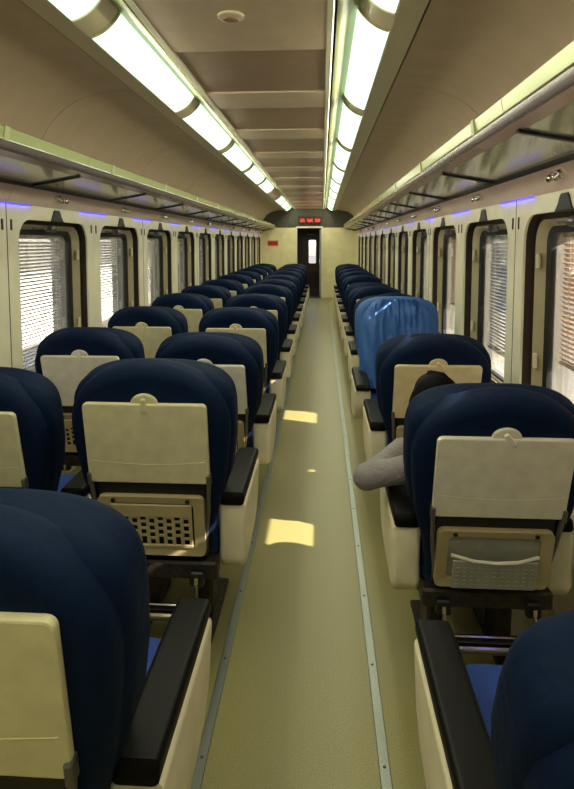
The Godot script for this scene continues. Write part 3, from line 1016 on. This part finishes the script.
func seat(called_label: String, x: float, d: float, recline: float, arms: Array, opt := {}) -> Node3D:
	var facing: bool = opt.get("facing", false)
	var s := thing("coach_seat", Vector3(x, 0, -d), called_label, "seat", opt.get("group", "navy coach seats"))
	if facing: s.rotation.y = PI
	s.scale = Vector3.ONE * float(opt.get("size", 1.0))
	if facing: part(s, "loose_cover", S.loose, M.sunlit_blue_cloth, Transform3D(Basis(Vector3.RIGHT, deg_to_rad(recline)), Vector3(0, 0.40, 0)))
	var b := Transform3D(Basis(Vector3.RIGHT, deg_to_rad(recline)), Vector3(0, 0.40, 0))
	var tray_m: Material = M[opt.get("tray", "tray_cream")]
	var bk := part(s, "backrest", S.back, M.navy_cover, b)
	part(bk, "latch", S.latch, tray_m)
	part(bk, "latch_turn", S.turn, tray_m, Transform3D(Basis(Vector3(0, 0, 1), deg_to_rad(opt.get("turn", 0.0))), Vector3(0, 0.612, 0.083)))
	part(bk, "pocket_recess", S.slot, M.black_plastic)
	var wg := part(s, "wing_cushion", S.wing, M.sunlit_blue_cloth if facing else M.navy_cover, b)  # wings of the turned seat take the lighter blue painted as sunlight
	part(wg, "back_cushion", S.front, M.blue_cushion)
	if not facing: part(wg, "head_cushion", S.head, M.blue_cushion)
	var tr := part(s, "tray_table", S.tray, tray_m, b)
	part(tr, "lip", S.lip, tray_m)
	for q in [-0.206, 0.206]: part(tr, "hinge", S.bracket, M.hinge_grey, Transform3D(Basis.IDENTITY, Vector3(q, 0, 0)))
	part(tr, "hinge_arm", S.arm_l, M.hinge_grey)
	part(tr, "hinge_arm", S.arm_r, M.hinge_grey)
	var pk := part(s, "pocket", S.frame, M.pocket_cream, b)
	if opt.get("sag", false):
		part(pk, "pocket_backing", S.backing, M.pocket_grey)
		part(pk, "net", S.sag, M.pocket_grey)
		part(pk, "net_edge", S.sag_edge, M.tray_pale)
	else:
		part(pk, "pocket_backing", S.backing, M.black_plastic)
		part(pk, "net", S.net, M.pocket_cream)
	for q in [-0.13, 0.13]: part(pk, "screw", S.screw, M.black_plastic, Transform3D(Basis.IDENTITY, Vector3(q, 0.247, 0.0)))
	part(s, "seat_cushion", S.cushion, M.blue_cushion)
	part(s, "seat_pan", S.pan, M.seat_steel)
	for q in arms:
		var sh := part(s, "armrest", S.shell, M.arm_cream, Transform3D(Basis.IDENTITY, Vector3(q, 0, 0)))
		part(sh, "pad", S.pad, M.pad_black)
	part(s, "rear_beam", S.beam, M.seat_steel)
	for q in [-0.15, 0.15]:
		var hk := part(s, "hook", S.hook, M.black_plastic, Transform3D(Basis.IDENTITY, Vector3(q, 0, 0)))
		part(hk, "hook_pin", S.hook_pin, M.chrome)
		part(hk, "rod", S.rod, M.chrome)
	var fr := part(s, "footrest", S.foot_plate, M.hinge_grey)
	part(fr, "bar", S.foot_bar, M.chrome)
	part(fr, "bar", S.foot_bar2, M.chrome)
	for q in [-0.13, 0.13]:
		var lg := part(s, "leg", S.leg, M.seat_steel, Transform3D(Basis.IDENTITY, Vector3(q, 0, 0)))
		part(lg, "foot_plate", S.foot, M.seat_steel)
	return s

func seats() -> void:
	seat_meshes()
	var rec_a := [9, 10, 20, 15, 14, 11, 15, 16, 13, 15, 14, 15]
	var rec_w := [14, 12, 14, 14, 13, 15, 16, 14, 15, 13, 15, 14]
	var rec_r := [25, 15, 15, 12, 14, 13, 24, 15, 14, 15, 13, 15]
	var trays := ["tray_cream", "tray_cream", "tray_pale", "tray_cream", "tray_warm", "tray_cream", "tray_pale", "tray_cream", "tray_warm", "tray_cream", "tray_cream", "tray_pale"]
	for k in 12:
		var nth := ordinal(12 - k)
		var d := 1.055 + 1.045 * k
		seat("navy seat on the aisle side of the seat pair, %s row from the end door" % nth, [-0.605, -0.605, -0.595][mini(k, 2)], d - (0.08 if k == 0 else 0.0), rec_a[k], [-0.335, 0.263], {"tray": trays[k], "size": [1.02, 1.03, 1.0][mini(k, 2)], "group": "paired navy coach seats"})
		seat("navy seat by the window in the seat pair, %s row from the end door" % nth, -1.262, d, rec_w[k], [-0.263], {"tray": trays[(k * 5 + 4) % 12], "group": "paired navy coach seats"})
		var dr := 0.95 + 1.05 * k
		if k == 3:
			seat("single seat turned round, its sunlit blue front facing back along the aisle", 0.550, 4.25, 12, [-0.263, 0.263], {"facing": true, "size": 1.06, "group": "single navy coach seats"})
		elif k == 1:
			seat("single navy seat with a sagging net pocket, passenger sitting in it", 0.567, dr, rec_r[k], [-0.263, 0.263], {"tray": "tray_pale", "sag": true, "turn": 40.0, "group": "single navy coach seats"})
		else:
			seat("single navy seat across the aisle from the pairs, %s row from the end door" % nth, 0.55 if k == 0 else 0.567, dr, rec_r[k], [-0.263, 0.263], {"tray": "tray_warm" if k == 2 else "tray_cream", "turn": 50.0 if k == 2 else 0.0, "sag": k == 2, "group": "single navy coach seats"})

# ------------------------------------------------------------------ passenger
# smooth union of tapered capsules, meshed as surface nets
func capsule(p: Vector3, a: Vector3, b: Vector3, ra: float, rb: float) -> float:
	var ab := b - a
	var f := clampf((p - a).dot(ab) / maxf(ab.length_squared(), 1e-9), 0.0, 1.0)
	return p.distance_to(a + ab * f) - lerpf(ra, rb, f)

func field(p: Vector3, bones: Array, k: float) -> float:
	var d := 1e3
	for b in bones:
		var e := capsule(p, b[0], b[1], b[2], b[3])
		if e - d > k: continue
		var h := clampf(0.5 + 0.5 * (d - e) / k, 0.0, 1.0)
		d = lerpf(d, e, h) - k * h * (1.0 - h)
	return d

func nets(bones: Array, cell: float, k: float) -> Geo:
	var lo := Vector3.ONE * 1e3
	var hi := -lo
	for b in bones:
		var r := Vector3.ONE * (maxf(b[2], b[3]) + cell * 2.0 + k * 0.3)
		for q in [b[0], b[1]]:
			lo = lo.min(q - r)
			hi = hi.max(q + r)
	var n := Vector3i(((hi - lo) / cell).ceil()) + Vector3i.ONE
	var val := PackedFloat32Array()
	val.resize(n.x * n.y * n.z)
	val.fill(1.0)
	# visit only the grid points near each bone
	for b in bones:
		var r := Vector3.ONE * (maxf(b[2], b[3]) + cell * 2.0 + k * 0.3)
		var a0 := Vector3i(((b[0].min(b[1]) - r - lo) / cell).floor()).max(Vector3i.ZERO)
		var a1 := Vector3i(((b[0].max(b[1]) + r - lo) / cell).ceil()).min(n - Vector3i.ONE)
		for z in range(a0.z, a1.z + 1):
			for y in range(a0.y, a1.y + 1):
				for x in range(a0.x, a1.x + 1):
					var id := (z * n.y + y) * n.x + x
					if val[id] == 1.0:
						val[id] = field(lo + Vector3(x, y, z) * cell, bones, k)
	var cellv := {}
	var g := Geo.new()
	var pos := func(x: int, y: int, z: int) -> Variant:
		var key := (z * n.y + y) * n.x + x
		if cellv.has(key): return cellv[key]
		var sum := Vector3.ZERO
		var cnt := 0
		for e in [[0, 0, 0, 1, 0, 0], [0, 1, 0, 1, 1, 0], [0, 0, 1, 1, 0, 1], [0, 1, 1, 1, 1, 1], [0, 0, 0, 0, 1, 0], [1, 0, 0, 1, 1, 0], [0, 0, 1, 0, 1, 1], [1, 0, 1, 1, 1, 1], [0, 0, 0, 0, 0, 1], [1, 0, 0, 1, 0, 1], [0, 1, 0, 0, 1, 1], [1, 1, 0, 1, 1, 1]]:
			var v0 := val[((z + e[2]) * n.y + y + e[1]) * n.x + x + e[0]]
			var v1 := val[((z + e[5]) * n.y + y + e[4]) * n.x + x + e[3]]
			if (v0 < 0.0) != (v1 < 0.0):
				var f := v0 / (v0 - v1)
				sum += Vector3(e[0], e[1], e[2]).lerp(Vector3(e[3], e[4], e[5]), f)
				cnt += 1
		var p := lo + (Vector3(x, y, z) + sum / maxi(cnt, 1)) * cell
		cellv[key] = p
		return p
	for z in range(1, n.z - 1):
		for y in range(1, n.y - 1):
			for x in range(1, n.x - 1):
				var v := val[(z * n.y + y) * n.x + x]
				var inside := v < 0.0
				if (val[(z * n.y + y) * n.x + x + 1] < 0.0) != inside:
					var q := [pos.call(x, y, z), pos.call(x, y - 1, z), pos.call(x, y - 1, z - 1), pos.call(x, y, z - 1)]
					if inside: g.quad(q[0], q[1], q[2], q[3])
					else: g.quad(q[3], q[2], q[1], q[0])
				if (val[(z * n.y + y + 1) * n.x + x] < 0.0) != inside:
					var q := [pos.call(x, y, z), pos.call(x, y, z - 1), pos.call(x - 1, y, z - 1), pos.call(x - 1, y, z)]
					if inside: g.quad(q[0], q[1], q[2], q[3])
					else: g.quad(q[3], q[2], q[1], q[0])
				if (val[((z + 1) * n.y + y) * n.x + x] < 0.0) != inside:
					var q := [pos.call(x, y, z), pos.call(x - 1, y, z), pos.call(x - 1, y - 1, z), pos.call(x, y - 1, z)]
					if inside: g.quad(q[0], q[1], q[2], q[3])
					else: g.quad(q[3], q[2], q[1], q[0])
	g.fix(0)
	return g

func passenger() -> void:
	var o := thing("person", Vector3(0.567, 0, -2.0), "seated passenger with dark hair, grey-sleeved elbow out over the aisle armrest", "person")
	# joints relative to the seat: x across, y up, -z forward; the figure leans towards the aisle
	var hip := Vector3(-0.02, 0.55, -0.17)
	var waist := Vector3(-0.05, 0.68, -0.15)
	var chest := Vector3(-0.08, 0.80, -0.12)
	var neck := Vector3(-0.135, 0.895, -0.11)
	var head := Vector3(-0.150, 0.970, -0.12)
	var sl := Vector3(-0.14, 0.73, -0.15)
	var el := Vector3(-0.39, 0.648, -0.21)
	var wl := Vector3(-0.18, 0.675, -0.45)
	var sr := Vector3(0.08, 0.84, -0.14)
	var er := Vector3(0.16, 0.66, -0.22)
	var wr := Vector3(0.03, 0.62, -0.42)
	var torso := [[hip, waist, 0.125, 0.115], [waist, chest, 0.115, 0.125], [chest, sl, 0.11, 0.055], [chest, sr, 0.11, 0.062]]
	var arms := [[sl, el, 0.046, 0.034], [el, wl, 0.036, 0.027], [sr, er, 0.052, 0.042], [er, wr, 0.042, 0.028]]
	var kl := Vector3(-0.10, 0.545, -0.53)
	var kr := Vector3(0.11, 0.545, -0.53)
	var al := Vector3(-0.11, 0.10, -0.58)
	var ar := Vector3(0.12, 0.10, -0.58)
	var legs := [[hip + Vector3(-0.08, -0.005, 0), kl, 0.085, 0.06], [kl, al, 0.058, 0.038], [hip + Vector3(0.08, -0.005, 0), kr, 0.085, 0.06], [kr, ar, 0.058, 0.038]]
	var feet := [[al + Vector3(0, -0.06, 0.03), al + Vector3(-0.01, -0.075, -0.15), 0.036, 0.026], [al, al + Vector3(0, -0.05, 0.0), 0.038, 0.036], [ar + Vector3(0, -0.06, 0.03), ar + Vector3(0.01, -0.075, -0.15), 0.036, 0.026], [ar, ar + Vector3(0, -0.05, 0.0), 0.038, 0.036]]
	var skull := [[head + Vector3(0, 0.015, 0.015), head + Vector3(0, 0.01, -0.03), 0.076, 0.07], [head + Vector3(0, -0.03, -0.03), head + Vector3(0, -0.075, -0.055), 0.062, 0.036], [neck, head, 0.05, 0.055], [neck, chest, 0.052, 0.08]]
	var body_bones := torso + arms + legs + feet + [[neck, chest, 0.052, 0.08], [neck, head, 0.05, 0.055]]
	var g := nets(body_bones, 0.017, 0.03)
	# head with nose, ears, brow, eye sockets and lips
	var face := skull + [[head + Vector3(0, -0.005, -0.098), head + Vector3(0, -0.032, -0.112), 0.008, 0.013], [head + Vector3(-0.078, -0.01, 0.0), head + Vector3(-0.08, -0.035, -0.003), 0.014, 0.009], [head + Vector3(0.078, -0.01, 0.0), head + Vector3(0.08, -0.035, -0.003), 0.014, 0.009], [head + Vector3(-0.045, 0.015, -0.082), head + Vector3(0.045, 0.015, -0.082), 0.014, 0.014], [head + Vector3(-0.018, -0.062, -0.092), head + Vector3(0.018, -0.062, -0.092), 0.009, 0.009]]
	g.t.append_array(nets(face, 0.006, 0.012).t)
	for hand in [[wl, (Vector3(0.95, -0.12, -0.28)).normalized(), 1.0], [wr, (Vector3(-0.5, -0.05, -0.86)).normalized(), -1.0]]:
		g.t.append_array(hand_geo(hand[0], hand[1], hand[2]).t)
	part(o, "body", g.mesh(70.0), M.skin)
	# clothes follow the body
	var hood := []
	for b in torso: hood.append([b[0], b[1], b[2] + 0.014, b[3] + 0.014])
	for b in arms: hood.append([b[0], b[1], b[2] + 0.014, b[3] + 0.012])
	hood.append([el + Vector3(0.03, 0.022, -0.01), wl + Vector3(-0.05, 0.02, 0.02), 0.04, 0.036])
	hood.append([el + Vector3(0.07, 0.035, -0.05), el + Vector3(0.10, 0.01, -0.09), 0.03, 0.034])
	hood.append([wl + Vector3(-0.04, 0.025, 0.03), wl + Vector3(-0.02, -0.01, 0.02), 0.028, 0.03])
	part(o, "hoodie", nets(hood, 0.011, 0.018).mesh(70.0), M.hoodie_grey)
	part(o, "shirt_collar", nets([[sl + Vector3(-0.02, 0.01, 0.03), sl + Vector3(-0.07, -0.015, 0.03), 0.05, 0.05], [neck + Vector3(0, -0.015, 0), neck + Vector3(0.0, -0.05, 0.0), 0.062, 0.09]], 0.012, 0.03).mesh(70.0), M.shirt_maroon)
	var tr := []
	for b in legs: tr.append([b[0], b[1], b[2] + 0.012, b[3] + 0.016])
	tr.append([hip + Vector3(-0.05, 0, 0), hip + Vector3(0.05, 0, 0), 0.128, 0.128])
	part(o, "trousers", nets(tr, 0.016, 0.03).mesh(70.0), M.trousers_dark)
	var sh := []
	for b in [feet[0], feet[2]]: sh.append([b[0], b[1], b[2] + 0.006, b[3] + 0.008])
	part(o, "shoes", nets(sh, 0.01, 0.01).mesh(70.0), M.shoe_black)
	var hair := [[head + Vector3(0, 0.032, 0.022), head + Vector3(0, 0.036, -0.03), 0.084, 0.072], [head + Vector3(-0.03, 0.0, 0.03), head + Vector3(0.03, 0.0, 0.03), 0.07, 0.07], [head + Vector3(0, -0.03, 0.035), head + Vector3(0, 0.0, 0.03), 0.055, 0.07], [head + Vector3(-0.02, 0.112, 0.0), head + Vector3(0.02, 0.108, 0.02), 0.012, 0.012]]
	part(o, "hair", nets(hair, 0.007, 0.016).mesh(70.0), M.hair_black)

func hand_geo(w: Vector3, dir: Vector3, sgn: float) -> Geo:
	var up := Vector3.UP
	var across := dir.cross(up).normalized()
	var dn := across.cross(dir).normalized() * -1.0
	var bones := []
	var knuckle := w + dir * 0.075
	bones.append([w - dir * 0.01, w + dir * 0.02, 0.026, 0.025])
	for i in 4:
		var off := across * ((i - 1.5) * 0.021)
		bones.append([w + dir * 0.02 + off * 0.6, knuckle + off, 0.017, 0.0125])
	var lens_ := [0.068, 0.078, 0.072, 0.056]
	for i in 4:
		var base := knuckle + across * ((i - 1.5) * 0.021)
		var l: float = lens_[i]
		var p1: Vector3 = base + (dir * 0.9 + dn * 0.35).normalized() * l * 0.45
		var p2: Vector3 = p1 + (dir * 0.5 + dn * 0.85).normalized() * l * 0.32
		var p3: Vector3 = p2 + (dir * 0.05 + dn * 1.0).normalized() * l * 0.25
		bones.append([base, p1, 0.0095, 0.009])
		bones.append([p1, p2, 0.009, 0.0085])
		bones.append([p2, p3, 0.0085, 0.0075])
	var tb := w + dir * 0.025 + across * sgn * 0.028
	var t1 := tb + (dir * 0.6 + across * sgn * 0.7 + dn * 0.2).normalized() * 0.04
	var t2 := t1 + (dir * 0.9 + across * sgn * 0.15 + dn * 0.3).normalized() * 0.028
	bones.append([tb, t1, 0.013, 0.0105])
	bones.append([t1, t2, 0.0105, 0.0085])
	return nets(bones, 0.005, 0.006)
